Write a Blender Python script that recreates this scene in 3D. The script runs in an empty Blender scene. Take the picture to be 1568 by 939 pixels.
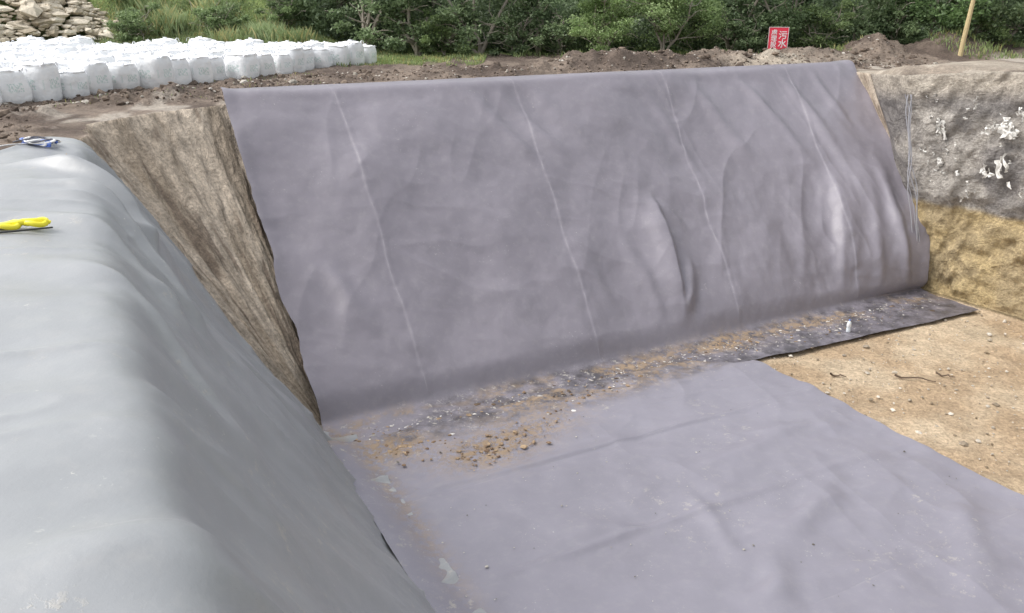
import bpy, math, random
import numpy as np
from mathutils import Vector
random.seed(3); rng=np.random.default_rng(7)
scene=bpy.context.scene
# ------------------------------------------------------------------ helpers
E=np.array([.883,.469]); N=np.array([.469,-.883]); O=np.array([-3.96,15.5])
FZ=-8.5; RZ=-2.4
def W(e,n,z):
    e=np.asarray(e,float); n=np.asarray(n,float); z=np.asarray(z,float)
    e,n,z=np.broadcast_arrays(e,n,z)
    return np.stack([O[0]+e*E[0]+n*N[0], O[1]+e*E[1]+n*N[1], z],-1)
def EN(x,y):
    dx=x-O[0]; dy=y-O[1]
    return dx*E[0]+dy*E[1], dx*N[0]+dy*N[1]
def sm(x,a,b):
    t=np.clip((np.asarray(x,float)-a)/(b-a),0,1); return t*t*(3-2*t)
def _h(ix,iy,s):
    v=(ix.astype(np.int64)*374761393+iy.astype(np.int64)*668265263+s*974634777)&0xffffffff
    v=((v^(v>>13))*1274126177)&0xffffffff
    v=(v^(v>>16))&0xffffffff
    return v/4294967295.0
def vn(x,y,s=0):
    x=np.asarray(x,float); y=np.asarray(y,float); x,y=np.broadcast_arrays(x,y)
    ix=np.floor(x); iy=np.floor(y); fx=x-ix; fy=y-iy
    fx=fx**3*(fx*(fx*6-15)+10); fy=fy**3*(fy*(fy*6-15)+10)
    ix=ix.astype(np.int64); iy=iy.astype(np.int64)
    a=_h(ix,iy,s);b=_h(ix+1,iy,s);c=_h(ix,iy+1,s);d=_h(ix+1,iy+1,s)
    return (a*(1-fx)+b*fx)*(1-fy)+(c*(1-fx)+d*fx)*fy
def fbm(x,y,o=4,s=0,g=.5):
    r=0;a=1;t=0
    for i in range(o):
        r=r+a*(vn(x*2**i+i*17.3,y*2**i-i*9.1,s+i)-.5)*2; t+=a; a*=g
    return r/t
def ridge(x,y,s=0,p=3):
    return (1-np.abs(fbm(x,y,2,s)))**p
def mk(name,verts,faces,mats=(),smooth=True,uv=None,col=None,mi=None):
    me=bpy.data.meshes.new(name)
    verts=np.asarray(verts,np.float32).reshape(-1,3)
    faces=np.asarray(faces,np.int32)
    k=faces.shape[1]; nf=len(faces)
    me.vertices.add(len(verts)); me.vertices.foreach_set('co',verts.ravel())
    me.loops.add(nf*k); me.loops.foreach_set('vertex_index',faces.ravel())
    me.polygons.add(nf); me.polygons.foreach_set('loop_start',np.arange(0,nf*k,k,dtype=np.int32))
    me.polygons.foreach_set('loop_total',np.full(nf,k,np.int32))
    me.polygons.foreach_set('use_smooth',np.full(nf,smooth,bool))
    for m in mats: me.materials.append(m)
    if mi is not None: me.polygons.foreach_set('material_index',np.asarray(mi,np.int32))
    me.update(calc_edges=True)
    if uv is not None:
        l=me.uv_layers.new(name='UVMap'); l.data.foreach_set('uv',np.asarray(uv,np.float32).reshape(-1,2)[faces.ravel()].ravel())
    if col is not None:
        c=np.asarray(col,np.float32).reshape(-1,col.shape[-1])
        if c.shape[1]==3: c=np.concatenate([c,np.ones((len(c),1),np.float32)],1)
        a=me.color_attributes.new('Col','FLOAT_COLOR','POINT'); a.data.foreach_set('color',c.ravel())
    me.validate()
    ob=bpy.data.objects.new(name,me); scene.collection.objects.link(ob); return ob
def gf(r,c,wrap=False):
    i=np.arange(r-1)[:,None]; j=np.arange(c if wrap else c-1)[None,:]
    j2=(j+1)%c
    return np.stack([i*c+j,i*c+j2,(i+1)*c+j2,(i+1)*c+j],-1).reshape(-1,4)
def gnormal(P):
    du=np.gradient(P,axis=1); dv=np.gradient(P,axis=0)
    n=np.cross(du,dv); return n/(np.linalg.norm(n,axis=-1,keepdims=True)+1e-9)
# ------------------------------------------------------------------ materials
def newmat(name):
    m=bpy.data.materials.new(name); m.use_nodes=True
    nt=m.node_tree; b=nt.nodes['Principled BSDF']; return m,nt,b
def nd(nt,t,**k):
    n=nt.nodes.new(t)
    for a,v in k.items():
        if a in n.inputs: n.inputs[a].default_value=v
        else: setattr(n,a,v)
    return n
def noise(nt,vec,scale,detail=4,rough=.55,dist=0):
    n=nd(nt,'ShaderNodeTexNoise'); n.inputs['Scale'].default_value=scale; n.inputs['Detail'].default_value=detail
    n.inputs['Roughness'].default_value=rough; n.inputs['Distortion'].default_value=dist
    if vec is not None: nt.links.new(vec,n.inputs['Vector'])
    return n.outputs['Fac']
def mapr(nt,v,a,b,c,d):
    n=nd(nt,'ShaderNodeMapRange'); nt.links.new(v,n.inputs[0])
    for i,x in enumerate((a,b,c,d)): n.inputs[i+1].default_value=x
    return n.outputs[0]
def mixcol(nt,f,a,b,mode='MIX'):
    n=nt.nodes.new('ShaderNodeMix'); n.data_type='RGBA'; n.blend_type=mode
    for s,v in ((n.inputs[0],f),(n.inputs[6],a),(n.inputs[7],b)):
        if isinstance(v,bpy.types.NodeSocket): nt.links.new(v,s)
        elif isinstance(v,(int,float)): s.default_value=v
        else: s.default_value=(*v,1)
    return n.outputs[2]
def math_(nt,op,a,b=0.0):
    n=nt.nodes.new('ShaderNodeMath'); n.operation=op
    for s,v in ((n.inputs[0],a),(n.inputs[1],b)):
        if isinstance(v,bpy.types.NodeSocket): nt.links.new(v,s)
        else: s.default_value=v
    return n.outputs[0]
def bump(nt,b,h,strength,dist):
    n=nd(nt,'ShaderNodeBump'); n.inputs['Strength'].default_value=strength; n.inputs['Distance'].default_value=dist
    nt.links.new(h,n.inputs['Height']); nt.links.new(n.outputs[0],b.inputs['Normal'])
def liner_mat(name,seam_axis,seam_off,seam_sp,base=(.17,.165,.185),spot=.5,rough=.5,seamvis=.4,dustv=.22):
    m,nt,b=newmat(name)
    geo=nt.nodes.new('ShaderNodeNewGeometry'); pos=geo.outputs['Position']
    uv=nt.nodes.new('ShaderNodeUVMap'); sep=nt.nodes.new('ShaderNodeSeparateXYZ'); nt.links.new(uv.outputs[0],sep.inputs[0])
    att=nd(nt,'ShaderNodeAttribute',attribute_name='Col'); asep=nt.nodes.new('ShaderNodeSeparateColor'); nt.links.new(att.outputs['Color'],asep.inputs[0])
    s=math_(nt,'SUBTRACT',sep.outputs[seam_axis],seam_off)
    s=math_(nt,'DIVIDE',s,seam_sp); fr=math_(nt,'FRACT',s)
    line=mapr(nt,fr,0,.006,1,0); flap=mapr(nt,fr,.0,.03,1,0.0)
    big=noise(nt,pos,.35,3); mid=noise(nt,pos,2.2,5,.6); fine=noise(nt,pos,28,4,.7)
    c=mixcol(nt,mapr(nt,big,.3,.7,0,1),tuple(x*.92 for x in base),tuple(x*1.08 for x in base))
    c=mixcol(nt,mapr(nt,mid,.35,.75,0,.25),c,tuple(x*1.22 for x in base))
    c=mixcol(nt,math_(nt,'MULTIPLY',line,mapr(nt,mid,.48,.62,.0,seamvis)),c,(.48,.47,.48))
    sp=math_(nt,'MULTIPLY',mapr(nt,noise(nt,pos,16,3,.7),.64,.72,0,1),mapr(nt,noise(nt,pos,1.1,2,.5),.53,.66,0,spot))
    c=mixcol(nt,sp,c,(.58,.58,.53))
    dust=mapr(nt,noise(nt,pos,5,6,.75),.5,.8,0,dustv)
    c=mixcol(nt,dust,c,(.40,.39,.38))
    grit=math_(nt,'MULTIPLY',mapr(nt,noise(nt,pos,70,2,.6),.66,.74,0,1),mapr(nt,noise(nt,pos,.9,3,.6),.45,.65,0,.35))
    c=mixcol(nt,grit,c,(.12,.10,.08))
    mud=math_(nt,'MULTIPLY',asep.outputs[0],mapr(nt,noise(nt,pos,5,7,.75),.42,.54,0,1))
    wet=math_(nt,'MULTIPLY',asep.outputs[1],mapr(nt,noise(nt,pos,1.8,6,.75),.36,.60,.1,1))
    fl=math_(nt,'MULTIPLY',asep.outputs[2],mapr(nt,noise(nt,pos,6,5,.75),.58,.64,0,1))
    c=mixcol(nt,wet,c,(.060,.055,.060))
    c=mixcol(nt,fl,c,(.46,.43,.38))
    c=mixcol(nt,mud,c,mixcol(nt,mid,(.17,.12,.08),(.42,.31,.2)))
    nt.links.new(c,b.inputs['Base Color'])
    r=mapr(nt,mid,.3,.7,rough-.04,rough+.08)
    r=math_(nt,'ADD',r,math_(nt,'MULTIPLY',mud,.4)); nt.links.new(r,b.inputs['Roughness'])
    b.inputs['Specular IOR Level'].default_value=.55
    h=math_(nt,'ADD',math_(nt,'MULTIPLY',mid,.30),math_(nt,'MULTIPLY',fine,.05))
    h=math_(nt,'ADD',h,math_(nt,'MULTIPLY',flap,.3))
    h=math_(nt,'ADD',h,math_(nt,'MULTIPLY',mud,.35)); h=math_(nt,'ADD',h,math_(nt,'MULTIPLY',fl,.1))
    bump(nt,b,h,.6,.05)
    return m
def col_mat(name,rough=.9,detail=18,contrast=.5,bs=.8,bd=.05,streak=False):
    m,nt,b=newmat(name)
    geo=nt.nodes.new('ShaderNodeNewGeometry'); pos=geo.outputs['Position']
    att=nd(nt,'ShaderNodeAttribute',attribute_name='Col')
    f=noise(nt,pos,detail,6,.7); f2=noise(nt,pos,detail*.18,5,.65)
    g=math_(nt,'MULTIPLY',mapr(nt,f,.25,.75,1-contrast,1+contrast),mapr(nt,f2,.25,.75,1-contrast*.6,1+contrast*.6))
    h=math_(nt,'ADD',f,math_(nt,'MULTIPLY',f2,2.0))
    if streak:
        uv=nt.nodes.new('ShaderNodeUVMap')
        st=noise(nt,uv.outputs[0],6,6,.65,.8)
        al=att.outputs['Alpha']
        sg=mapr(nt,st,.3,.7,.72,1.26)
        sg=math_(nt,'ADD',1.0,math_(nt,'MULTIPLY',math_(nt,'SUBTRACT',sg,1.0),al))
        g=math_(nt,'MULTIPLY',g,sg); h=math_(nt,'ADD',h,math_(nt,'MULTIPLY',math_(nt,'MULTIPLY',st,al),5.0))
    cm=nt.nodes.new('ShaderNodeCombineColor')
    for i in range(3): nt.links.new(g,cm.inputs[i])
    c=mixcol(nt,1.0,att.outputs['Color'],cm.outputs[0],'MULTIPLY')
    nt.links.new(c,b.inputs['Base Color']); b.inputs['Roughness'].default_value=rough
    b.inputs['Specular IOR Level'].default_value=.25
    bump(nt,b,h,bs,bd)
    return m
def plain(name,col,rough=.6,var=.15,scale=8,metal=0,bs=.3):
    m,nt,b=newmat(name)
    tc=nt.nodes.new('ShaderNodeTexCoord'); f=noise(nt,tc.outputs['Object'],scale,5,.65)
    c=mixcol(nt,f,tuple(x*(1-var) for x in col),tuple(min(1,x*(1+var)) for x in col))
    nt.links.new(c,b.inputs['Base Color']); b.inputs['Roughness'].default_value=rough; b.inputs['Metallic'].default_value=metal
    bump(nt,b,f,bs,.02); return m
def leafmat(name):
    m,nt,b=newmat(name)
    att=nd(nt,'ShaderNodeAttribute',attribute_name='Col')
    nt.links.new(att.outputs['Color'],b.inputs['Base Color']); b.inputs['Roughness'].default_value=.5
    tr=nt.nodes.new('ShaderNodeBsdfTranslucent'); nt.links.new(att.outputs['Color'],tr.inputs[0])
    mx=nt.nodes.new('ShaderNodeMixShader'); mx.inputs[0].default_value=.4
    out=nt.nodes['Material Output']
    nt.links.new(b.outputs[0],mx.inputs[1]); nt.links.new(tr.outputs[0],mx.inputs[2]); nt.links.new(mx.outputs[0],out.inputs[0])
    return m
M_soil=col_mat('soil',.95,14,.45,.9,.06,True)
M_leaf=leafmat('foliage'); M_bark=plain('bark',(.36,.32,.27),.9,.4,6)
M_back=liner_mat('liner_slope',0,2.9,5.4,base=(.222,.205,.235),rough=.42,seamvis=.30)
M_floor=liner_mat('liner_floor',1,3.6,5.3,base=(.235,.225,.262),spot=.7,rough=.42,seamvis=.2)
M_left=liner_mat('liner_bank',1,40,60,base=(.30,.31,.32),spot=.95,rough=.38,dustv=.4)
# ------------------------------------------------------------------ terrain height
def ground_z(x,y,detail=True):
    e,n=EN(x,y)
    z=np.full(np.shape(x),RZ,float)
    z=z+.65*sm(e,17,19)*sm(n,-6.8,-1)
    b=np.exp(-((n+10.8+1.2*fbm(e/4,n*0,2,5))/1.5)**2)*sm(e,3.5,8)*(.45+.55*sm(e,6,11))
    z=z+b*(.50+.55*fbm(e/2.4,n/2.2,3,9)+.20*fbm(e/.6,n/.6,3,10))
    b2=np.exp(-((y-40.0)/1.8)**2)*sm(x,14,18); z=z+b2*(.40+.55*fbm(x/2.5,y/2.5,3,19)+.15*fbm(x/.6,y/.6,3,20))
    hill=sm(y,43,66)*8.5+sm(-x,6,13)*sm(y,38.5,52)*4.2
    z=z+hill+sm(y,60,200)*14
    z=z+sm(-x,40,120)*8+sm(x,45,120)*8
    bags=sm(-x-(36.6-y)*.42,5.6,7.0)*sm(y,21.5,22.5)
    lump=sm(n,-6.9,-7.8)*(1-.9*bags)
    lump=np.maximum(lump,sm(-n-.0,2.6,3.6)*sm(-e,3.6,4.6)*(1-.9*bags))
    lump=np.maximum(lump,sm(-e,4.9,5.8)*sm(-n,-2.,0.5)*(1-.9*bags))
    z=z+lump*(.12*fbm(x/.8,y/.8,4,3,.6)+.15*np.clip(fbm(x/.5,y/.5,4,33,.65),0,1))
    z=z+lump*.42*np.exp(-((x+9.8-(y-20.2)*.42-.0)/.8)**2)*sm(y,29,24)*sm(y,17,19)*np.clip(.4+fbm(x/.45,y/.45,3,34),0,1)
    z=z+.08*fbm(x/4,y/4,3,12)*sm(np.abs(x)+y,8,16)
    return z
# ------------------------------------------------------------------ pit loop
K=[]
def key(*a): K.append(a)
key(0,24,-3.5,24,-2.4,0,0)
key(0,.6,-3.5,-1.2,-2.4,0,0)
key(0,.1,-3.55,-2.0,-2.4,0,1)
key(0,0,-3.5,-4.2,-2.4,0,1)
key(.02,-.02,-2.0,-5.5,-2.4,0,1)
key(.05,-.05,-.3,-6.6,-2.4,0,1)
for a in np.linspace(.03,1,30):
    key(18.9*a,0,-.3+22.5*a,-6.6,-2.4,a,2)
key(18.95,0.02,21.0,-4.6,-2.3,.90,3)
key(19.0,.05,19.0,-1.6,-2.05,0,3)
key(19.1,1.2,19.7,.8,-1.8,0,3)
key(19.3,5,20.2,5,-1.75,0,3)
key(19.5,24,20.5,24,-1.75,0,3)
key(16,27,17,31,-2.0,0,3)
key(2,27,0,31,-2.2,0,0)
key(0,24,-3.5,24,-2.4,0,0)
K=np.array(K,float)
L=np.concatenate([[0],np.cumsum(.12+.5*np.hypot(*(K[1:,0:2]-K[:-1,0:2]).T)+.5*np.hypot(*(K[1:,2:4]-K[:-1,2:4]).T))])
npt=[]
for i in range(len(K)-1):
    seg=L[i+1]-L[i]
    r=.03 if 2<=i<=4 else (.07 if (1<=i<=len(K)-6) else (.12 if i<len(K)-4 else .5))
    if len(K)-9<=i<=len(K)-6: r=.05
    k=max(2,int(seg/r)); npt.append(np.linspace(L[i],L[i+1],k,endpoint=False))
S=np.concatenate(npt)
C=[np.interp(S,L,K[:,i]) for i in range(7)]
Te,Tn,Re,Rn,Rz,Wt,Kd=C
kind=K[np.clip(np.searchsorted(L,S,side='right')-1,0,len(K)-1),6]
def prof(v,a):
    s=sm(a,.66,1.0)+.28*sm(a,.86,.96)
    return v-1.0*s*v*(1-v)**1.6
nv=90
v=np.linspace(0,1,nv)[:,None]
f=prof(v,Wt)
pe=Te+(Re-Te)*f; pn=Tn+(Rn-Tn)*f; pz=FZ+(Rz-FZ)*v
ce,cn=8.,5.
oe=Re-ce; on=Rn-cn; ol=np.hypot(oe,on); oe=oe/ol; on=on/ol
mback=((kind==2)).astype(float)
mb=np.convolve(np.pad(mback,12,mode='wrap'),np.ones(25)/25,'same')[12:-12]
mleft=((kind==0)).astype(float); ml=np.convolve(np.pad(mleft,8,mode='wrap'),np.ones(17)/17,'same')[8:-8]
corner=(kind==1).astype(float); right=(kind==3).astype(float)
ss=S[None,:]+0*v; vv=v+0*S[None,:]
amp=sm(vv,0,.06)
wx=ss+.16*fbm(vv*3,ss,2,20)
groove=.16*fbm(wx*1.7,vv*2.2,3,21)+.12*fbm(wx*5,vv*4.5,3,22)+.07*fbm(wx*9,vv*22,3,25)
groove*=(.35+.65*vv)
lumpy=.20*fbm(ss/1.1,vv*6,4,23,.6)+.16*fbm(ss/.35,vv*18,3,24)
disp=np.where(right>0,amp*lumpy,np.where(corner>0,amp*(groove),0))
disp=-disp+ (mb*.26+ml*.45)*1.0
disp=disp+right*(.12*sm(vv,.47,.43))-right*.05
pe=pe+oe*disp; pn=pn+on*disp
d=np.concatenate([np.linspace(.08,16,140),np.geomspace(16.5,420,46)])[:,None]
ringe=(pe[-1]+oe*d); ringn=(pn[-1]+on*d)
P_w=W(pe,pn,pz)
R_=W(ringe,ringn,0)
zz=ground_z(R_[...,0],R_[...,1])
blend=sm(d,0,.8)
zz=zz*blend+(1-blend)*(Rz[None,:]-.02)
nearl=sm(-ringe,2.5,3.6)*sm(ringn,-.6,.6)*sm(-ringe,8.2,7.2)
zz=zz-.35*nearl*1.0
R_[...,2]=zz
k=np.linspace(1,0.0,60)[:-1][::-1][:,None]
fe=ce+(Te-ce)*k; fn=cn+(Tn-cn)*k
fzr=FZ+.05*fbm(fe/1.5,fn/1.5,4,40)*sm(np.abs(k-1),0,.02)-.04
fzr=np.where(k>.999,FZ,fzr)
P_f=W(fe,fn,fzr)
P=np.concatenate([P_f,P_w[1:],R_],0)
rows=P.shape[0]; cols=P.shape[1]
def lerp3(a,b,t): return np.asarray(a)*(1-t[...,None])+np.asarray(b)*t[...,None]
X,Y,Z=P[...,0],P[...,1],P[...,2]; ee,nn=EN(X,Y)
colr=np.zeros(P.shape[:2]+(4,))
fl=lerp3((.42,.31,.20),(.54,.43,.30),sm(fbm(X/1.4,Y/1.4,4,50),-.3,.4))
fl=lerp3(fl,(.27,.23,.16),.5*sm(fbm(X/2.7,Y/1.9,3,51),.25,.6))
colr[...,:3]=fl
ri=slice(len(P_f),len(P_f)+nv-1)
Zw=Z[ri]; sw=ss[1:]; vw=vv[1:]
up=sm(Zw+.10*fbm(sw*1.2,sw*0,3,61),-5.85,-5.65)
lowc=lerp3((.48,.37,.20),(.38,.30,.18),sm(fbm(sw*.7,vw*7,4,62),-.3,.5))
upc=lerp3((.20,.185,.175),(.38,.35,.315),sm(fbm(sw*.9,vw*9,4,63),-.25,.45))
upc=lerp3(upc,(.50,.44,.36),.7*sm(vw,.86,.96))
wr=lowc*(1-up[...,None])+upc*up[...,None]
cs=lerp3((.42,.345,.265),(.60,.51,.41),sm(fbm(sw*3+vw*.4,vw*2.5,3,64),-.3,.4))
cs=lerp3(cs,(.22,.17,.13),.75*sm(fbm(sw*6+vw*.5,vw*5,3,65),.18,.42))
rr=(right[None,:]>0)[...,None]
colr[ri][...,:3]=np.where(rr,wr,cs)
colr[ri][...,3]=np.where(corner[None,:]>0,.85,np.where(right[None,:]>0,.45,0))
ro=slice(len(P_f)+nv-1,rows)
Xo,Yo=X[ro],Y[ro]; eo,no=EN(Xo,Yo)
dk=lerp3((.12,.092,.075),(.22,.175,.14),sm(fbm(Xo/1.3,Yo/1.3,4,70),-.25,.4))
lt=lerp3(dk,(.46,.41,.35),.75*sm(fbm(Xo/.9,Yo/1.7,4,71),.05,.3)*sm(no,-8.8,-7.4))
lt=lerp3(lt,(.48,.42,.34),.7*sm(eo,18,21)*sm(fbm(Xo/1.8,Yo/1.8,3,75),-.4,.2)*sm(Yo,37,34))
grs=lerp3((.13,.18,.055),(.22,.28,.10),sm(fbm(Xo/1.2,Yo/1.2,4,72),-.3,.3))
g=np.maximum(sm(Yo,41.5,43.5),sm(-Xo,2.4,4.2)*sm(Yo,34,37)*.9*sm(fbm(Xo/.9,Yo/.9,3,76),-.4,.1))
g=np.clip(g,0,1)
colr[ro][...,:3]=lt*(1-g[...,None])+grs*g[...,None]
colr[ro][...,3]=0
uvg=np.zeros(P.shape[:2]+(2,)); uvg[...,0]=S[None,:]
uvg[ri][...,1]=vw*np.where(right>0,6.,1.9)[None,:]
uvg[ri][...,0]=sw*np.where(right>0,.5,1.)[None,:]
mk('ground',P,gf(rows,cols,True),[M_soil],True,col=colr,uv=uvg)

# ------------------------------------------------------------------ back slope liner
na,nr=680,360
a=np.linspace(0,1,na)[None,:]
q=np.linspace(-2.2,9.7,nr)[:,None]
vS=np.clip(q/9.0,0,1)
ff=prof(vS,a)
te=18.9*a-.15*(1-a); tn=0*a
re=-.3+22.5*a; rn=-6.6+0*a
apr=np.clip(-q,0,3); ov=np.clip(q-9,0,2)
Lapr=1.75+.35*sm(a,.5,1)+.10*fbm(a*14,0*a,3,80)
be=te+(re-te)*ff ; bn=tn+(rn-tn)*ff + apr*Lapr/2.2 - ov
be=be+ .15*np.clip(apr/2.2,0,1)*(a-.5)
bz=FZ+.10+(RZ-FZ+.02)*vS + 0*a - .06*np.clip(apr/.5,0,1)
B=W(be,bn,bz)
ker=np.hanning(15); ker/=ker.sum()
Bp=np.pad(B,((7,7),(0,0),(0,0)),mode='edge')
B=sum(ker[i]*Bp[i:i+nr] for i in range(15))
nm=gnormal(B); nm*=np.sign(nm[...,2:3]+1e-6)
flip=(nm[...,0]*N[0]+nm[...,1]*N[1])<-.3; nm[flip]*=-1
U=a*22.4+0*q; Q=q+0*a
D=.16*fbm(U/2.6+Q*.10,Q/3.0,2,101)+.055*fbm(U/1.2+Q*.35,Q/1.3,3,102)
D+=.05*(ridge(U/1.7-Q*.25,Q/4,103,2)-.5)*sm(Q,.8,3)
D+=.03*(ridge(U/1.25+Q*.22,Q/7,104,2)-.5)*sm(U,10.5,15)*sm(Q,1,3)
D+=.018*(ridge(U/1.6+Q*.9,Q/1.5,107,3)-.4)*sm(Q,7,4.5)
D+=.025*fbm(U/.55-Q*.3,Q/.9,2,106)*sm(U,9,13)*sm(Q,6,4)
D+=.050*(ridge(U/1.15+.3*fbm(Q/1.5,U/2,2,109),Q/4,108,2)-.5)*sm(U,15,18)*sm(Q,5.6,3.6)
def fold(u0,q0,u1,q1,wd,h,asym=0):
    dx=u1-u0;dy=q1-q0;LL=math.hypot(dx,dy)
    t=((U-u0)*dx+(Q-q0)*dy)/LL/LL; s=((U-u0)*dy-(Q-q0)*dx)/LL
    m=sm(t,-.15,.3)*sm(t,1.15,.65)
    wv=wd*(.8+.5*vn(t*3,0*t,int(abs(u0*77+q0*13))%997))
    s=s+.25*wd*np.sin(t*5+u0)
    pr=np.exp(-(s/wv)**2) if asym==0 else np.exp(-(np.where(s*asym>0,s/(wv*3.2),s/wv))**2)
    return h*m*pr
for args in [(6.4,8.9,8.3,5.8,.28,.11,0),(7.3,9.0,9.3,6.0,.22,.10,0),(8.6,8.9,10.2,6.6,.25,.08,0),(4.6,8.9,5.6,6.3,.3,.06,0),
             (11.75,4.3,11.6,.7,.17,.32,1),(11.7,4.2,12.9,3.2,.2,.10,0),(12.4,2.2,11.7,.5,.22,.16,0),
             (12.6,8.8,14.2,4.5,.22,.07,0),(14.6,8.8,16.6,4.4,.25,.08,0),(16.8,8.9,18.4,5.2,.22,.09,0),(18.6,8.8,20.0,5.0,.2,.10,0),(20.0,8.8,21.0,6.4,.18,.08,0),
             (17.6,5.0,16.9,.8,.3,.06,0),(19.3,4.6,18.6,.5,.24,.22,-1),(20.6,4.2,20.2,.4,.26,.08,0),(21.3,5.0,21.4,.3,.2,.12,0),
             (1.2,3.6,2.1,1.8,.3,.13,0),(10.3,3.2,10.8,.8,.24,.08,0),(5.3,2.6,7,1.4,.35,.06,0),(8.6,3.6,9.3,1.0,.3,.08,0)]:
    D+=fold(*args)
UVx=U+.14*fbm(Q/2.5,U*0+.5,2,115)
for us in (2.9,8.3,13.7,19.1):
    D+=.020*sm(UVx-us,-.03,.04)*sm(UVx-us,.6,.1)+.02*fbm(Q/.35,Q*0+us,2,116)*np.exp(-((UVx-us)/.16)**2)
D*=sm(Q,-.1,1.1)*sm(Q,9.6,8.4)
D+=.005*fbm(U/.25,Q/.25,2,110)+.012*fbm(U/.9,Q/.5,3,112)*sm(Q,.1,-.3)
edge=np.exp(-(a/.012)**2)+np.exp(-((1-a)/.012)**2)
B=B+nm*(D+.03+.17*sm(Q,-.2,.6)+edge*.14*vn(Q*1.1,0*Q,113)*sm(Q,-.2,.5))[...,None]
wand=(.16*fbm(Q/1.1,Q*0,3,114))[...,None]*np.array([E[0],E[1],0])
B=B+wand*(np.exp(-(a/.02)**2)+np.exp(-((1-a)/.02)**2))[...,None]
cb=np.zeros((nr,na,3))
e_,n_=EN(B[...,0],B[...,1])
cb[...,0]=.95*np.exp(-((n_-.55)/.38)**2)*sm(fbm(U/1.2,Q*1.2,3,120),-.2,.25)*sm(Q,.25,-.1)+1.0*np.exp(-((e_-10.9)/.7)**2-((n_-.55)/.35)**2)
cb[...,1]=.95*sm(Q,.15,-.3)*sm(e_,.5,3.0)
cb[...,2]=.65*sm(Q,.25,-.3)*sm(n_,2.2,1.0)
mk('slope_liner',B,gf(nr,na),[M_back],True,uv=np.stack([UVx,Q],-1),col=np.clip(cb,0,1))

# ------------------------------------------------------------------ floor liner
ni,nj=420,460
i=np.linspace(0,1,ni)[None,:]; j=np.linspace(0,1,nj)[:,None]
n0=.95+.22*fbm(i*6,0*i,3,130)+.85*sm(i,.82,1.0)
n_f=n0+(20-n0)*j**1.2
e_f=-.35+(10.75+.05*fbm(n_f/1.3,0*n_f,3,131))*i+.0*j
U=e_f; Q=n_f
Df=.070*fbm(U/2.0,Q/1.4,3,140)+.026*fbm(U/.7,Q/.6,3,141)
Df+=.028*(ridge(U/4.6+Q*.1,Q/1.1,142,3)-.25)
Df+=.036*(ridge(U/1.8+Q*.1,Q/3.2,143,3)-.2)*sm(U,3,6)
for args in [(.3,3.35,9.8,3.75,.06,.05,1),(.5,6.1,10.2,6.4,.09,.04,0),(5.5,5.2,9.6,4.7,.2,.05,0),
             (5.6,7.5,8,6.6,.26,.10,0),(2,8.2,7.5,8.8,.2,.06,0),(7.6,4.4,9.9,5.5,.22,.07,0),(2.5,5.6,4.0,6.6,.25,.07,0),(3.6,9.6,5.2,7.6,.3,.11,0),(7,10,9.5,8.2,.28,.09,0),(4.6,7.8,5.1,5.6,.2,.06,0)]:
    Df+=fold(*args)
Df=np.maximum(Df,-.03)*sm(j,0,.03)
F=W(e_f,n_f,FZ+.085+Df+.015*sm(j,0,.02)+.25*sm(e_f,.45,-.35)*sm(j,-.01,.03)+.04*np.exp(-((i-1)/.02)**2)*vn(Q*2,0*Q,144))
cf=np.zeros((nj,ni,3))
mudp=lambda e0,n0,r,s:np.exp(-((U-e0)/r)**2-((Q-n0)/s)**2)
cf[...,0]=np.clip(1.2*mudp(.95,1.6,.65,.5)+1.1*mudp(2.5,2.6,1.0,.6)+.7*mudp(3.8,2.2,1.1,.5)+.6*mudp(6,1.5,2.8,.35)+.5*mudp(.35,3.5,.25,3)+.8*sm(Q,1.6,1.0)*sm(fbm(U/1.,Q*1.2,3,152),-.1,.3),0,1)
cf[...,1]=.95*sm(Q,2.3,1.2)*sm(fbm(U/1.1,Q/.5,3,150)+.5*sm(Q,1.9,1.0),-.2,.15)*sm(U,.3,1.5)
cf[...,2]=.65*sm(Q,2.5,1.3)+.3*sm(U,.55,.25)+.45*sm(fbm(U/1.1,Q/1.1,2,151),.2,.5)
mk('floor_liner',F,gf(nj,ni),[M_floor],True,uv=np.stack([U,Q],-1),col=np.clip(cf,0,1))

# ------------------------------------------------------------------ left bank liner
pts=np.array([(-8.2,-2.65),(-6.2,-2.42),(-4.7,-2.28),(-3.62,-2.42),(-3.14,-3.1),(-.2,-8.30),(.5,-8.36)])
al=np.concatenate([[0],np.cumsum(np.hypot(*np.diff(pts,axis=0).T))])
nq=460; qq=np.linspace(0,al[-1],nq)
ce_=np.interp(qq,al,pts[:,0]); cz_=np.interp(qq,al,pts[:,1])
kk=np.hanning(35); kk/=kk.sum()
ce_=np.convolve(np.pad(ce_,17,mode='edge'),kk,'same')[17:-17]; cz_=np.convolve(np.pad(cz_,17,mode='edge'),kk,'same')[17:-17]
nend=np.interp(ce_,[-8.2,-6.2,-4.9,-4.2,-3.6,-3.0,-2,0,.5],[.9,.4,-.35,-1.7,-1.95,-1.9,-1.5,-.05,.1])
nn_=640; tt=np.linspace(0,1,nn_)[None,:]
NE=nend[:,None]+(22-nend[:,None])*tt
EE=ce_[:,None]+0*tt; ZZ=cz_[:,None]+0*tt
Bk=W(EE,NE,ZZ); nm=gnormal(Bk); nm*=np.sign(nm[...,2:3]+1e-6)
U=qq[:,None]+0*tt; Q=NE
qc=al[3]
face=sm(U,qc-.3,qc+.8)
D=.10*fbm(U/2.5,Q/1.8,2,201)+.032*fbm(U/.9,Q/.8,2,202)
D+=.14*(ridge(U/4.5+Q*.12,Q/1.35,203,3)-.45)*sm(U,qc-1.2,qc)*sm(Q,7,2)
D+=.12*(ridge(U/5+.2*Q,Q/1.0+U*.14,204,3)-.5)*face
D+=.03*(ridge(U/3.0,Q/.45+U*.2,207,3)-.4)*face
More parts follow.
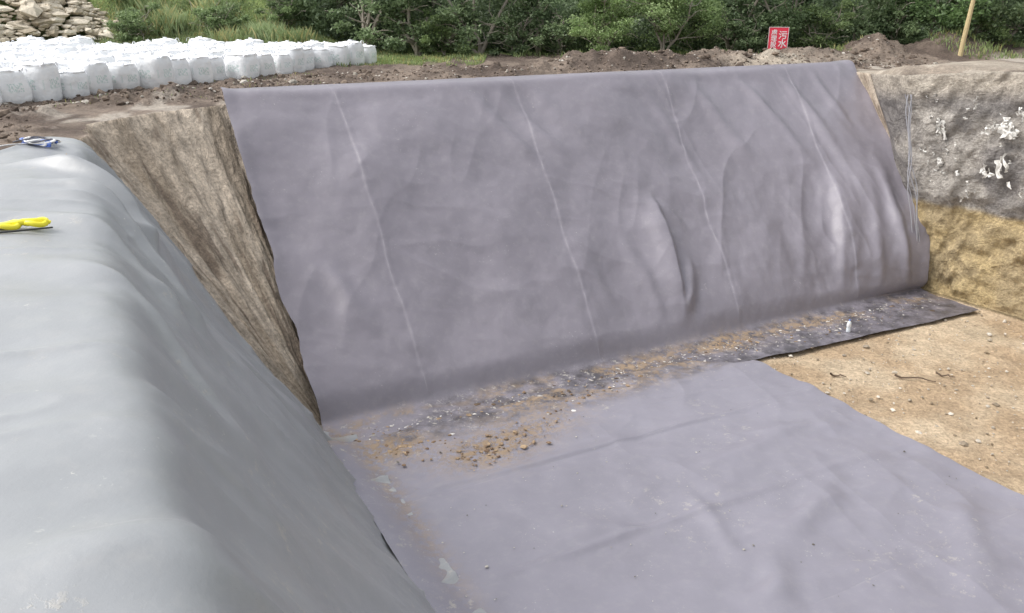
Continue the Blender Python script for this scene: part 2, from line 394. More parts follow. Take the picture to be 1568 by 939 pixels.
D+=.03*(ridge(U/1.6+Q*.4,Q/.6,205,4)-.3)*sm(U,qc+.6,qc-.6)*sm(fbm(U/2,Q/2,2,206),-.1,.3)
D-=.09*face
for args in [(qc-.9,1.3,qc+1.4,3.2,.16,.22,0),(qc-.7,2.9,qc+1.9,4.6,.16,.16,0),(qc-.4,.2,qc+1.2,1.2,.16,.10,0),(qc-.9,4.6,qc+1.6,6.4,.2,.12,0),(qc-.7,6.8,qc+1.9,8.6,.2,.08,0),
             (qc-.9,12.0,qc+1.2,11.5,.16,.09,-1),(qc-.2,13.0,qc+1.2,12.6,.14,.06,0),(qc-1.9,12.4,qc-.6,12.9,.12,.02,0)]:
    D+=fold(*args)
D+=.004*fbm(U/.2,Q/.2,2,210)
fx=np.exp(-((tt)/.01)**2)
D+=fx*.06*vn(U*1.5,0*U,211)
Bk=Bk+nm*(D+.03)[...,None]
Bk+= (.12*fbm(U/.8,0*U,3,212)*np.exp(-(tt/.02)**2))[...,None]*np.array([N[0],N[1],0])
cb=np.zeros((nq,nn_,3)); cb[...,2]=.4*np.exp(-((U-al[-1]+.5)/.35)**2)+.5*sm(fbm(U/.8,Q/.8,2,214),.15,.45)
cb[...,0]=.5*np.exp(-((U-al[-1]+.5)/.25)**2)
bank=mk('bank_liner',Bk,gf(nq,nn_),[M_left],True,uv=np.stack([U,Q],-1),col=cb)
# ------------------------------------------------------------------ irregular stones helper
_t=(1+5**.5)/2
ICO=np.array([(-1,_t,0),(1,_t,0),(-1,-_t,0),(1,-_t,0),(0,-1,_t),(0,1,_t),(0,-1,-_t),(0,1,-_t),(_t,0,-1),(_t,0,1),(-_t,0,-1),(-_t,0,1)])/1.9
IF=np.array([(0,11,5),(0,5,1),(0,1,7),(0,7,10),(0,10,11),(1,5,9),(5,11,4),(11,10,2),(10,7,6),(7,1,8),(3,9,4),(3,4,2),(3,2,6),(3,6,8),(3,8,9),(4,9,5),(2,4,11),(6,2,10),(8,6,7),(9,8,1)])
def rocks(name,cen,size,cols,mat,flat=.6,smooth=False,elong=1.0):
    n=len(cen); size=np.asarray(size)
    V=ICO[None]*(1+rng.uniform(-.28,.28,(n,12,1)))
    sc=rng.uniform(.6,1.25,(n,1,3)); sc[...,2]*=flat; sc[...,0]*=elong; V=V*sc
    ang=rng.uniform(0,6.28,n); ca,sa=np.cos(ang)[:,None],np.sin(ang)[:,None]
    V=np.stack([V[...,0]*ca-V[...,1]*sa,V[...,0]*sa+V[...,1]*ca,V[...,2]],-1)
    V=V*np.reshape(size,(n,1,1))+cen[:,None,:]
    Fc=(IF[None]+np.arange(n)[:,None,None]*12).reshape(-1,3)
    c=np.repeat(cols[:,None,:],12,1)
    return mk(name,V,Fc,[mat],smooth,col=c.reshape(-1,3))
M_rock=col_mat('stone',.9,9,.3,.6,.04)
def rc(n,a,b):
    t=rng.random((n,1)); return np.array(a)*(1-t)+np.array(b)*t
x=rng.uniform(-19,18,26000); y=rng.uniform(15,41,26000); e,n=EN(x,y)
keep=(((n<-7.2)&(n>-15))|((e<-4.4)&(n<-1.0)&(n>-14)))&~((x<-6.6-(36.6-y)*.42)&(y>21.8))
x,y=x[keep],y[keep]; e,n=EN(x,y); sz=rng.uniform(.015,.06,len(x))*(1+1.8*(rng.random(len(x))>.93))
pale=(rng.random((len(x),1))>.90)
rocks('dirt_clods',np.stack([x,y,ground_z(x,y)+sz*.1],-1),sz,np.where(pale,rc(len(x),(.36,.33,.28),(.62,.58,.52)),rc(len(x),(.08,.06,.048),(.23,.18,.14))),M_rock,.75)
nst=1500
e=rng.uniform(10.5,19.2,nst); n=rng.uniform(.6,16,nst); p=W(e,n,FZ+.0); sz=rng.exponential(.014,nst)+.01
rocks('floor_stones',p+np.array([0,0,-.01]),np.minimum(sz,.10),rc(nst,(.22,.17,.11),(.65,.6,.52)),M_rock)
nf=620
e=rng.uniform(.3,18.5,nf); n=.5+rng.gamma(2,.25,nf)
keep=(n<2.1)&((e<10.5)|(n<1.9)); e,n=e[keep],n[keep]; nf=len(e)
zf=np.where((n>1.0)&(e<10.2),FZ+.11,FZ+.075)
rocks('toe_debris',W(e,n,zf),np.minimum(rng.exponential(.010,nf)+.010,.05),np.where(rng.random((nf,1))>.5,rc(nf,(.40,.37,.33),(.70,.68,.64)),rc(nf,(.10,.07,.05),(.35,.26,.17))),M_rock,.25,elong=1.6)
nf=320
e=rng.uniform(.3,10,nf); n=rng.uniform(2,14,nf)
rocks('liner_pebbles',W(e,n,FZ+.12),rng.exponential(.006,nf)+.008,rc(nf,(.08,.07,.06),(.6,.57,.5)),M_rock,.4)
m=[]
for (e0,n0,r,k) in [(1.0,1.6,.36,90),(2.5,2.6,.55,110),(3.7,2.3,.6,45),(10.9,.55,.45,80),(.4,1.2,.3,30),(6,1.3,1.2,50)]:
    m.append(W(e0+rng.normal(0,r,k),n0+rng.normal(0,min(r,.5)*.6,k),FZ+.115-(.04 if e0>10 else 0)))
m=np.concatenate(m); rocks('mud_clumps',m,np.minimum(rng.exponential(.015,len(m))+.010,.06),rc(len(m),(.18,.12,.08),(.42,.31,.2)),M_rock,.4)
# ------------------------------------------------------------------ rubble pile
nr_=4200
th=rng.uniform(0,6.283,nr_); rr_=np.sqrt(rng.random(nr_))
rx=-28.5+rr_*np.cos(th)*9.8; ry=44+rr_*np.sin(th)*6
rz=(-2.3)+5.6*(1-rr_**1.4)+rng.uniform(-.12,.12,nr_)
rocks('rubble_pile',np.stack([rx,ry,rz],-1),rng.gamma(3,.05,nr_)+.06,rc(nr_,(.40,.34,.25),(.74,.67,.55)),M_rock,.6,elong=1.4)
# ------------------------------------------------------------------ bulk bags
M_bag,nt,b=newmat('woven_bag_fabric')
uvn=nt.nodes.new('ShaderNodeUVMap'); sp=nt.nodes.new('ShaderNodeSeparateXYZ'); nt.links.new(uvn.outputs[0],sp.inputs[0])
geo=nt.nodes.new('ShaderNodeNewGeometry')
mask=math_(nt,'MULTIPLY',math_(nt,'LESS_THAN',math_(nt,'ABSOLUTE',math_(nt,'SUBTRACT',sp.outputs[0],.5)),.27),math_(nt,'LESS_THAN',math_(nt,'ABSOLUTE',math_(nt,'SUBTRACT',sp.outputs[1],.5)),.13))
mp=nd(nt,'ShaderNodeMapping'); mp.inputs['Scale'].default_value=(14,9,1); nt.links.new(uvn.outputs[0],mp.inputs[0])
tx=mapr(nt,noise(nt,mp.outputs[0],1.4,1),.48,.52,0,1)
mask=math_(nt,'MULTIPLY',mask,math_(nt,'MULTIPLY',tx,.4))
cr=noise(nt,geo.outputs['Position'],4,5,.6)
c=mixcol(nt,mapr(nt,cr,.3,.7,0,1),(.86,.88,.90),(.94,.94,.94)); c=mixcol(nt,mask,c,(.25,.48,.40))
nt.links.new(c,b.inputs['Base Color']); b.inputs['Roughness'].default_value=.7; bump(nt,b,cr,.6,.08)
M_strap=plain('bag_strap',(.85,.86,.90),.7,.05)
def bag_geo(seed):
    r=np.random.default_rng(seed)
    cols_=44; NZ=15; NT=8; rowz=np.concatenate([np.linspace(0,1,NZ),np.full(NT,1.0)])
    V=[];UV=[]
    w_=.43+r.uniform(-.03,.03); h=.84+r.uniform(-.12,.06)
    th=np.linspace(0,2*np.pi,cols_,endpoint=False)
    c_,s_=np.cos(th),np.sin(th); pw=r.uniform(4.0,6)
    sq=(np.abs(c_)**pw+np.abs(s_)**pw)**(-1/pw)
    off=r.uniform(0,50); sx_k,sy_k=r.normal(0,.05,2)
    for k,zf in enumerate(rowz):
        if k<NZ:
            rad=w_*(.93+.08*math.sin(math.pi*min(1,zf*1.02+r.uniform(0,.04))))*(1-.08*max(0,zf-.88)/.12)*(1-.08*max(0,.1-zf)/.1)
            rv=rad*sq*(1+.07*fbm(np.cos(th)*1.3+off,np.sin(th)*1.3+zf*2.2,3,seed)); z=h*zf+0*th+.04*zf*fbm(np.cos(th)+off,np.sin(th),2,seed+3)
        else:
            t=(k-NZ+1)/NT; sh=sq*(1-t)+1*t
            rad=w_*(.93*(1-t)**.8+.05)
            if t>.85: rad=w_*.16
            rv=rad*sh*(1+.12*np.sin(th*7+off)*t); z=h+.07*math.sin(t*1.4)+ (.05 if t>.99 else 0)+.04*fbm(np.cos(th)*1.5+off,np.sin(th)*1.5+t*4,2,seed+9)
        V.append(np.stack([rv*c_+sx_k*zf,rv*s_+sy_k*zf,z],-1))
        uu=(th/(np.pi/2)+.5)%1.0; UV.append(np.stack([uu,zf*.98+0*th],-1))
    V=np.concatenate(V); UV=np.concatenate(UV); Fq=gf(len(rowz),cols_,True)
    V=np.concatenate([V,[V[-cols_:].mean(0)]]); UV=np.concatenate([UV,[[0,0]]]); ci=len(V)-1; b0=(len(rowz)-1)*cols_
    j_=np.arange(0,cols_,2); Fq=np.concatenate([Fq,np.stack([b0+j_,b0+(j_+1)%cols_,b0+(j_+2)%cols_,0*j_+ci],-1)])
    mi=np.zeros(len(Fq),int)
    for sx,sy in ((1,1),(1,-1),(-1,1),(-1,-1)):
        n_=9; tt_=np.linspace(0,np.pi,n_); hh=r.uniform(.06,.14)
        d1=np.array([-sx,0,0])*.18
        base=np.array([sx*w_*.82,sy*w_*.82,h-.04]) 
        P0=base+d1*(1-np.cos(tt_))[:,None]/2+np.array([0,0,1])*(np.sin(tt_)*hh)[:,None]+np.array([0,sy*.02,0])
        off_=np.array([0,sy*.035,0]) 
        st=len(V); V=np.concatenate([V,P0,P0-off_]); UV=np.concatenate([UV,np.zeros((2*n_,2))])
        fq=gf(2,n_)+st; Fq=np.concatenate([Fq,fq]); mi=np.concatenate([mi,np.ones(len(fq),int)])
    return V,Fq,UV,mi
bagg=[bag_geo(s) for s in range(8)]
front0=np.array([-12.6,22.3]); front1=np.array([-6.6,36.6]); dv=(front1-front0); Lf=np.hypot(*dv); dv/=Lf; pv=np.array([-dv[1],dv[0]])
mass=[]
for r_ in range(0,26):
    for c_ in range(-5,17):
        p=front0+dv*(c_*.97)+pv*(r_*.97)+rng.normal(0,.06,2)
        if r_==0: p=p+pv*rng.uniform(-.4,.15)
        if p[1]>37.6 or p[0]<-34 or p[1]<17: continue
        if p[1]<21.0 and p[0]>-12.2: continue
        z=float(ground_z(np.array(p[0]),np.array(p[1])))-.04
        V,Fq,UV,mi=bagg[rng.integers(8)]
        an=math.atan2(dv[1],dv[0])+rng.normal(0,.18)+rng.integers(4)*math.pi/2
        s=rng.uniform(.90,1.1); ca,sa=math.cos(an),math.sin(an)
        V2=np.stack([V[:,0]*ca-V[:,1]*sa,V[:,0]*sa+V[:,1]*ca,V[:,2]],-1)*s+np.array([p[0],p[1],z])
        if r_==0: 
            ob=mk('bulk_bag',V2-np.array([p[0],p[1],z]),Fq,[M_bag,M_strap],True,uv=UV,mi=mi); ob.location=(p[0],p[1],z)
        else: mass.append((V2,Fq,UV,mi))
off=0;VV=[];FF=[];UU=[];MM=[]
for V2,Fq,UV,mi in mass:
    VV.append(V2);FF.append(Fq+off);UU.append(UV);MM.append(mi);off+=len(V2)
mk('bulk_bag_rows',np.concatenate(VV),np.concatenate(FF),[M_bag,M_strap],True,uv=np.concatenate(UU),mi=np.concatenate(MM))
# ------------------------------------------------------------------ vegetation
def leafquads(cen,size,cols,droop=.3,elong=1.9):
    n=len(cen); size=np.asarray(size).reshape(-1,1)
    d=rng.normal(size=(n,3)); d[:,2]=d[:,2]*.6-droop; d/=np.linalg.norm(d,axis=1,keepdims=True)
    u=rng.normal(size=(n,3)); s=np.cross(d,u); s/=np.linalg.norm(s,axis=1,keepdims=True)+1e-9
    V=np.stack([cen,cen+d*size*.5+s*size/elong*.5,cen+d*size,cen+d*size*.5-s*size/elong*.5],1)
    c=np.repeat(cols[:,None,:],4,1)
    return V.reshape(-1,3),np.arange(4*n).reshape(-1,4),c.reshape(-1,3)
def tube(path,rads,ns=6):
    path=np.array(path,float); V=[]
    for k,(p,r) in enumerate(zip(path,rads)):
        t=path[min(k+1,len(path)-1)]-path[max(k-1,0)]; t/=np.linalg.norm(t)+1e-9
        u=np.cross(t,[.3,1,.1]); u/=np.linalg.norm(u); w_=np.cross(t,u)
        an=np.linspace(0,2*np.pi,ns,endpoint=False)[:,None]
        V.append(p+r*(np.cos(an)*u+np.sin(an)*w_))
    return np.concatenate(V),gf(len(path),ns,True)
def tree(name,x,y,h,spread,dark,light,leaf=.15,clumps=34,per=230,low=.15,trunk=.12,bark=None,R0=(.35,.8)):
    z0=float(ground_z(np.array(float(x)),np.array(float(y))))-.1
    base=np.array([x,y,z0]); V=[];Fs=[];o=0;tips=[]
    nt_=rng.integers(2,5)
    for t in range(nt_):
        lean=np.array([rng.normal(0,.38),rng.normal(0,.2),1]); path=[base+rng.normal(0,.05,3)*[1,1,0]]
        for k in range(7):
            path.append(path[-1]+lean*h/9+rng.normal(0,.09,3)); lean=lean+rng.normal(0,.10,3)*[1,1,0]
        v_,f_=tube(path,np.linspace(trunk,.025,8)); V.append(v_);Fs.append(f_+o);o+=len(v_)
        for k in range(1,8):
            for q_ in range(2):
                d=rng.normal(size=3); d[2]=abs(d[2])*.5+.15; d/=np.linalg.norm(d)
                ln=spread*rng.uniform(.4,1.0)*(1-.4*k/8); pp=[path[k]]
                for m_ in range(5): pp.append(pp[-1]+d*ln/5+rng.normal(0,.06,3)); d=d+rng.normal(0,.15,3)
                v_,f_=tube(pp,np.linspace(trunk*.4,.012,6),5); V.append(v_);Fs.append(f_+o);o+=len(v_)
                tips+= [pp[-1],pp[-2],pp[3]]
    tips=np.array(tips); tips=tips[tips[:,2]>z0+low*h]
    idx=rng.integers(0,len(tips),clumps); lc=[];cc=[]
    for i_ in idx:
        cpt=tips[i_]+rng.normal(0,.25,3); R=rng.uniform(*R0)*spread/2.4
        n_=int(per*rng.uniform(.6,1.3)); q_=rng.normal(size=(n_,3)); q_/=np.linalg.norm(q_,axis=1,keepdims=True)
        q_=q_*(R*rng.random((n_,1))**.6)*[1,1,.6]*(1+.25*rng.normal(size=(n_,1)))
        pp=cpt+q_; lc.append(pp)
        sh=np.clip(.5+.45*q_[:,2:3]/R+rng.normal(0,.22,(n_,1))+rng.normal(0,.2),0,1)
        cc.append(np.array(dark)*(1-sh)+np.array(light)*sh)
    lc=np.concatenate(lc);cc=np.concatenate(cc)
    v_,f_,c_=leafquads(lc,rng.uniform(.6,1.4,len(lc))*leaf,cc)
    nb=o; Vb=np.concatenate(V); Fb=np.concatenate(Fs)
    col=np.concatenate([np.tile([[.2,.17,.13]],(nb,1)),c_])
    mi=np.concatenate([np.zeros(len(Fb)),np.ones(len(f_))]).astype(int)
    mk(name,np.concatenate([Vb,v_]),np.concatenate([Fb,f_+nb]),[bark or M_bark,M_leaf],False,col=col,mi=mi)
DK=(.075,.115,.055); G1=(.31,.41,.21); G2=(.44,.58,.26); G3=(.24,.33,.17)  # leaf greens lightened and greyed, haze put into the colour
tree('broadleaf_tree',-7.4,43,6.5,2.6,DK,G1,.17,34,240,.10,.12)
tree('broadleaf_tree',-4.6,42,6.0,2.4,DK,G1,.19,36,240,.16,.11)
tree('broadleaf_tree',-1.6,42,6.0,2.6,DK,G1,.18,40,240,.10,.11)
tree('broadleaf_tree',1.4,43.5,6.5,2.6,DK,G3,.16,46,250,.0,.09)
tree('broadleaf_tree',-9.4,46,6,2.6,DK,G1,.18,34,230,.1,.12)
tree('feathery_tree',4.3,40.4,3.4,2.8,(.15,.23,.08),G2,.11,80,330,.0,.06,R0=(.3,.6))
tree('feathery_tree',7.2,40.8,4.2,3.0,(.15,.23,.08),(.42,.55,.25),.11,85,330,.0,.06,R0=(.3,.6))
tree('broadleaf_tree',10.8,43,6.5,2.8,DK,G3,.15,55,240,.0,.08)
tree('broadleaf_tree',13.4,42.5,6.5,2.8,DK,(.25,.35,.17),.15,55,240,.0,.08)
tree('broadleaf_tree',17.0,43,7,2.8,DK,G1,.17,60,240,.0,.08)
tree('broadleaf_tree',20.4,42,7,2.8,DK,(.28,.43,.17),.20,62,240,.0,.08)
tree('broadleaf_tree',24.0,42,7,2.8,DK,G1,.20,62,240,.0,.08)
tree('broadleaf_tree',28.5,43,7,2.8,DK,G1,.19,60,240,.0,.10)
for (bx,by,bh) in [(-3.2,41.3,1.6),(.2,41.5,2.0),(2.4,41.8,2.2),(9.4,41.6,1.8),(12.0,41.8,2.2),(15.0,41.8,2.4),(18.6,41.9,2.0),(22.3,41.6,2.2),(26.0,41.5,2.2)]:
    tree('shrub',bx,by,bh,1.5,DK,G1 if rng.random()>.4 else (.34,.45,.19),.13,34,200,.0,.035,R0=(.35,.8))
nL=180000
x=rng.uniform(-12,34,nL); y=43.8+rng.random(nL)**1.3*16
hgt=rng.random(nL)**1.2*(.6+3.2*np.clip(.45+fbm(x/1.8,y/2.0,3,301),0,1.2))
z=ground_z(x,y)+hgt
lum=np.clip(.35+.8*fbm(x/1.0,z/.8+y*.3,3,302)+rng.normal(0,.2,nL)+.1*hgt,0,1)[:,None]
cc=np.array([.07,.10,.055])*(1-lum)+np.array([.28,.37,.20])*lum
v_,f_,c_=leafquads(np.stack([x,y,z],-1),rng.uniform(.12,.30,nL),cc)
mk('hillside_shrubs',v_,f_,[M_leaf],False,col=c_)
def grass(name,x,y,hmin,hmax,wd,c0,c1):
    n=len(x); z=ground_z(x,y)-.03; h=rng.uniform(hmin,hmax,n)*np.clip(.8+.6*fbm(x/1.1,y/1.1,3,310),.3,1.6)
    an=rng.uniform(0,6.28,n); le=rng.uniform(.1,.6,n)*h
    dx,dy=np.cos(an),np.sin(an)
    b0=np.stack([x-dy*wd,y+dx*wd,z],-1); b1=np.stack([x+dy*wd,y-dx*wd,z],-1)
    m1=np.stack([x+dx*le*.35+dy*wd*.7,y+dy*le*.35-dx*wd*.7,z+h*.6],-1); m0=np.stack([x+dx*le,y+dy*le,z+h],-1)
    V=np.stack([b0,b1,m1,m0],1).reshape(-1,3); t=np.clip(rng.random((n,1))*.6+.2+.7*fbm(x/1.5,y/1.5,3,311)[:,None],0,1)
    c=np.array(c0)*(1-t)+np.array(c1)*t
    dry=(rng.random((n,1))<.12+.4*np.clip(fbm(x/2,y/2,2,312),0,1)[:,None]); c=np.where(dry,c*[1.25,1.0,.9]+[.08,.04,.03],c)
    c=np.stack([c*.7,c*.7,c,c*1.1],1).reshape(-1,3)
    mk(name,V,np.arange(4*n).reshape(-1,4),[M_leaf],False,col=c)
n=130000; x=rng.uniform(-25,-6,n); y=rng.uniform(38.3,56,n)
grass('grass_bank',x,y,.06,.28,.03,(.18,.24,.10),(.44,.53,.28))
n=7000; x=rng.uniform(-7.2,-1.2,n); y=rng.uniform(34,41,n); k_=fbm(x/.8,y/.8,3,320)+ (y-37)*.10>0
grass('rim_grass',x[k_],y[k_],.06,.26,.02,(.18,.25,.09),(.42,.52,.22))
n=9000; x=rng.uniform(0,30,n); y=rng.uniform(37,42,n); k_=fbm(x*.7,y*.7,2,321)>.15
grass('weeds',x[k_],y[k_],.08,.4,.025,(.20,.27,.10),(.42,.52,.22))
n=1600; x=rng.uniform(-12,-6,n); y=rng.uniform(20,31,n); e,n2=EN(x,y); k_=(fbm(x*1.2,y*1.2,2,322)>.2)&(n2<-7.5)
grass('grass_tufts',x[k_],y[k_],.05,.15,.015,(.2,.28,.09),(.4,.5,.2))
M=[]
for (tx_,ty_) in [(-13.6,41.5),(-12.2,42.5),(-17,43),(-15,44),(-19,45),(-10.5,41.5)]:
    n=700; M.append((tx_+rng.normal(0,.4,n),ty_+rng.normal(0,.4,n)))
xx=np.concatenate([a_[0] for a_ in M]); yy=np.concatenate([a_[1] for a_ in M])
grass('tall_grass_clump',xx,yy,.4,1.1,.018,(.24,.32,.14),(.48,.57,.32))
for (bx,by,bh) in [(-20,46,1.3),(-16,46.5,1.5),(-11.5,44,1.6),(-18,49,2),(-13.5,47.5,2.2),(-14.6,43,1.0),(-18.5,42.5,.9)]:
    tree('shrub',bx,by,bh,1.4,(.12,.17,.08),(.34,.45,.21),.11,34,220,.0,.035,R0=(.35,.8))
# ------------------------------------------------------------------ small objects
def drop(e,n):
    p=W(e,n,5.0); h,loc,*_=scene.ray_cast(bpy.context.evaluated_depsgraph_get(),Vector(p),Vector((0,0,-1)))
    return loc if h else Vector(W(e,n,-2.3))
def prim(fn,name,parent,mat,loc=(0,0,0),rot=(0,0,0),scale=(1,1,1),**k):
    fn(**k); o=bpy.context.object; o.name=name; o.data.materials.append(mat)
    o.scale=scale; o.rotation_euler=rot; o.location=loc
    if parent: o.parent=parent
    return o
cube=bpy.ops.mesh.primitive_cube_add
def empty(name,loc,rot=(0,0,0)):
    e=bpy.data.objects.new(name,None); scene.collection.objects.link(e); e.location=loc; e.rotation_euler=rot; return e
M_red=plain('red_paint',(.72,.04,.08),.5,.1); M_white=plain('white_paint',(.8,.8,.8),.5,.05); M_wood=plain('weathered_wood',(.55,.44,.24),.8,.3,12)
sx_,sy_=11.4,36.9
sg=empty('warning_sign',(sx_,sy_,-2.25),(0,0,math.radians(-14)))
prim(cube,'board',sg,M_red,(0,0,.72),scale=(.82,.024,1.16),size=1)
for s in (-1,1):
    prim(cube,'post',sg,M_wood,(s*.28,.045,.30),scale=(.05,.05,1.5),size=1)
    prim(cube,'frame_side',sg,M_white,(s*.400,-.016,.72),scale=(.018,.012,1.16),size=1)
    prim(cube,'frame_edge',sg,M_white,(0,-.0165,.72+s*.571),scale=(.78,.012,.018),size=1)
def text(body,x,z,size,mat,parent):
    cu=bpy.data.curves.new('lettering','FONT'); cu.body=body; cu.size=size; cu.extrude=.003; cu.align_x='CENTER'; cu.space_line=.95; cu.offset=.003
    o=bpy.data.objects.new('lettering',cu); scene.collection.objects.link(o); cu.materials.append(mat)
    o.parent=parent; o.location=(x,-.02,z); o.rotation_euler=(math.radians(90),0,0)
text('污\n水',.18,.84,.36,M_white,sg); text('處\n理\n設\n施',-.18,.99,.25,M_white,sg)
px,py=19.9,38.0; pz_=float(ground_z(np.array(px),np.array(py)))
V,Fq=tube([(0,0,-.3),(.02,0,.5),(.07,0,1.2),(.14,0,2.3)],[.11,.10,.10,.09],8)
o=mk('wooden_post',V,Fq,[M_wood],False); o.location=(px,py,pz_)
M_plast,nt,b=newmat('clear_plastic'); b.inputs['Base Color'].default_value=(.85,.9,.93,1); b.inputs['Roughness'].default_value=.2; b.inputs['Alpha'].default_value=.85
def lathe(name,prof_,mat,loc,parent=None,ns=20):
    prof_=np.array(prof_); an=np.linspace(0,2*np.pi,ns,endpoint=False)
    V=np.stack([prof_[:,0:1]*np.cos(an),prof_[:,0:1]*np.sin(an),prof_[:,1:2]+0*an],-1)
    o=mk(name,V,gf(len(prof_),ns,True),[mat],True); o.location=loc
    if parent: o.parent=parent
    return o
bl=drop(14.1,1.5); bt=empty('plastic_bottle',tuple(bl))
lathe('bottle_body',[(0.0,0),(.055,.0),(.06,.02),(.058,.1),(.052,.13),(.06,.16),(.06,.24),(.045,.29),(.02,.32),(.02,.34)],M_plast,(0,0,0),bt)
lathe('bottle_label',[(.0605,.165),(.0615,.17),(.0615,.235),(.0605,.24)],M_white,(0,0,0),bt)
lathe('bottle_cap',[(.023,.335),(.024,.36),(.0,.362)],plain('blue_cap',(.1,.2,.6)),(0,0,0),bt)
M_yel=plain('yellow_plastic',(.88,.78,.04),.35,.1); M_blk=plain('black_rubber',(.03,.03,.03),.5); M_grey=plain('cable_grey',(.36,.36,.39),.5)
tl=empty('yellow_hand_tool',tuple(drop(-4.40,5.45)),(0,0,math.radians(20)))
for k,(ox,oy) in enumerate([(-.14,.0),(.12,.03)]):
    t=np.linspace(0,2*np.pi,17); pth=np.stack([ox+.10*np.cos(t),oy+.075*np.sin(t),.06+.015*np.sin(t*2)],-1)
    V,Fq=tube(pth,np.full(17,.032),8); o=mk('tool_ring_%d'%k,V,Fq,[M_yel],True); o.parent=tl
V,Fq=tube([(-.30,0,.05),(-.22,0,.07),(-.05,.01,.08),(.0,.01,.08),(.19,.03,.08),(.26,.03,.05)],[.015,.025,.03,.04,.03,.02],10)
o=mk('tool_body',V,Fq,[M_yel],True); o.parent=tl
V,Fq=tube([(-.5,-.19,.03),(-.1,-.17,.03),(.30,-.13,.03)],[.012,.012,.010],8); o=mk('steel_rod',V,Fq,[M_blk],True); o.parent=tl
rp=empty('rope_bundle',tuple(drop(-4.4,-.9)+Vector((.12,0,-.0))))
for k,(mt,rad) in enumerate([(plain('blue_rope',(.08,.15,.5)),.020),(M_white,.02),(plain('blue_rope_light',(.2,.3,.7)),.020),(M_white,.018),(plain('dark_rope',(.1,.1,.12)),.012)]):
    t=np.linspace(0,9,60); pth=np.stack([.28*np.cos(t*1.3+k)*(1+.3*np.sin(t*.7+k*2)),.16*np.sin(t+k*.6),.04+.03*np.sin(t*2.1+k)+.015*k],-1)
    V,Fq=tube(pth,np.full(60,rad),6); o=mk('rope_%d'%k,V,Fq,[mt],True); o.parent=rp
t=np.linspace(0,1,30); pth=np.stack([-.2-1.1*t,-.5*t-.3*np.sin(t*3),.03+.02*np.sin(t*9)],-1); V,Fq=tube(pth,np.full(30,.012),6); o=mk('rope_tail',V,Fq,[M_white],True); o.parent=rp
c0=W(18.85,-1.5,-2.6); c1=W(18.62,-.1,-7.2)
cb_=empty('corner_cables',tuple(c0))
for k in range(4):
    t=np.linspace(0,1,50)[:,None]; r0=rng.uniform(-.04,.04)
    pth=(c1-c0)*t+np.concatenate([r0+.10*np.sin(t*7+k*1.1)+.03*np.sin(t*19+k)+.02*k,.03*np.cos(t*6+k)-.10,0*t],1)
    V,Fq=tube(pth,np.full(50,.013),6); o=mk('cable_%d'%k,V,Fq,[M_grey],True); o.parent=cb_
M_rag=plain('plastic_rag',(.72,.70,.66),.6,.2,10)
def rag(n_,z_,w_,h_,e0=19.35):
    g_=9; u,v2=np.meshgrid(np.linspace(-.5,.5,g_),np.linspace(0,1,g_))
    sd=rng.integers(1000); taper=.15+.85*vn(v2*2.5,0*v2,sd)
    de=-.06-.10*vn(u*4,v2*3,sd+1)*1.2; an=rng.uniform(-.7,.7)
    nn2=u*w_*taper+.06*fbm(v2*3,u*0,2,sd+2); zz2=-v2*h_
    er=e0+ .35*np.clip((z_+8.5)/6.6,0,1)*np.clip((n_+1.5)/3,0,1)
    P_=W(er+de,n_+nn2*math.cos(an)-zz2*math.sin(an),z_+nn2*math.sin(an)+zz2*math.cos(an))
    return P_.reshape(-1,3),gf(g_,g_)
Vs=[];Fs=[];o_=0
spots=[(-.36,-3.25,.35,.55),(-.25,-3.5,.2,.4),(1.55,-3.1,.6,.5),(1.7,-3.3,.5,.4),(1.2,-3.35,.5,.15),(-.1,-4.5,.3,.35),(-.2,-4.75,.2,.2),(-.55,-5.0,.14,.5),(1.6,-4.1,.3,.6),(1.3,-4.3,.25,.35),(1.8,-2.7,.25,.3),(.3,-5.1,.15,.25),(-.5,-4.1,.15,.2),(.9,-5.2,.12,.2)]
for s_ in spots:
    for k in range(4):
        v_,f_=rag(s_[0]+rng.normal(0,.08),s_[1]+rng.normal(0,.10),s_[2]*rng.uniform(.3,.7),s_[3]*rng.uniform(.4,.9),19.12+.02*k); Vs.append(v_);Fs.append(f_+o_);o_+=len(v_)
for k in range(70):
    v_,f_=rag(rng.uniform(-1.0,6),rng.uniform(-5.4,-2.3),rng.uniform(.04,.13),rng.uniform(.06,.25),19.12); Vs.append(v_);Fs.append(f_+o_);o_+=len(v_)
mk('plastic_scraps',np.concatenate(Vs),np.concatenate(Fs),[M_rag],True)
sk=[]
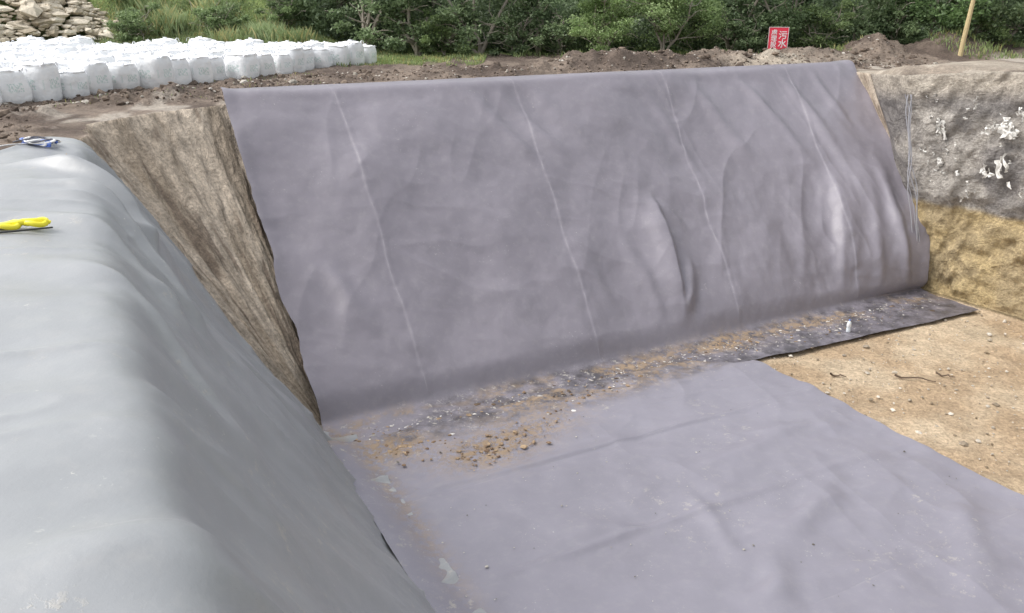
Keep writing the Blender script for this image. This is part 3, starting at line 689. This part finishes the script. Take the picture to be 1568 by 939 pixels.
for (e0,n0,an,ln) in [(13.2,4.3,.5,1.0),(14.0,4.5,.9,.5),(11.7,3.3,.2,.4),(17.2,5.5,1.2,1.1),(16.6,6.2,.8,.5)]:
    p=W(e0,n0,FZ+.03); t=np.linspace(-.5,.5,7); pth=np.stack([p[0]+np.cos(an)*t*ln,p[1]+np.sin(an)*t*ln*-.6,p[2]+.02*np.sin(t*9)],-1)+rng.normal(0,.012,(7,3))
    sk.append(tube(pth,np.linspace(.03,.012,7),6))
o_=0;Vs=[];Fs=[]
for v_,f_ in sk: Vs.append(v_);Fs.append(f_+o_);o_+=len(v_)
mk('driftwood_sticks',np.concatenate(Vs),np.concatenate(Fs),[plain('dark_wood',(.14,.10,.07),.9)],True)
# ------------------------------------------------------------------ light, camera
w=bpy.data.worlds.new('World'); scene.world=w; w.use_nodes=True; nt=w.node_tree; bg=nt.nodes['Background']
sky=nt.nodes.new('ShaderNodeTexSky'); sky.sky_type='NISHITA'; sky.sun_disc=False
SE=math.radians(52); SR=math.atan2(-E[0]*.88-N[0]*.47,-E[1]*.88-N[1]*.47)
sky.sun_elevation=SE; sky.sun_rotation=SR; sky.air_density=1.5; sky.dust_density=4; sky.ozone_density=1
hs=nt.nodes.new('ShaderNodeHueSaturation'); hs.inputs['Saturation'].default_value=.25; hs.inputs['Value'].default_value=1.6
nt.links.new(sky.outputs[0],hs.inputs['Color']); nt.links.new(hs.outputs[0],bg.inputs[0]); bg.inputs[1].default_value=.15
sd=bpy.data.lights.new('sun','SUN'); sd.energy=1.5; sd.angle=math.radians(35); sd.color=(1,.97,.95)
so=bpy.data.objects.new('sun',sd); scene.collection.objects.link(so)
dirv=Vector((math.sin(SR)*math.cos(SE),math.cos(SR)*math.cos(SE),math.sin(SE)))
so.rotation_euler=dirv.to_track_quat('Z','Y').to_euler()
cam=bpy.data.cameras.new('camera'); co=bpy.data.objects.new('camera',cam); scene.collection.objects.link(co); scene.camera=co
cam.sensor_width=36; cam.lens=28.81; cam.clip_end=2000; cam.clip_start=.05
co.location=(0,0,0); co.rotation_euler=(math.radians(90-20.31),0,0)
scene.view_settings.view_transform='Standard'; scene.view_settings.look='None'; scene.view_settings.exposure=0
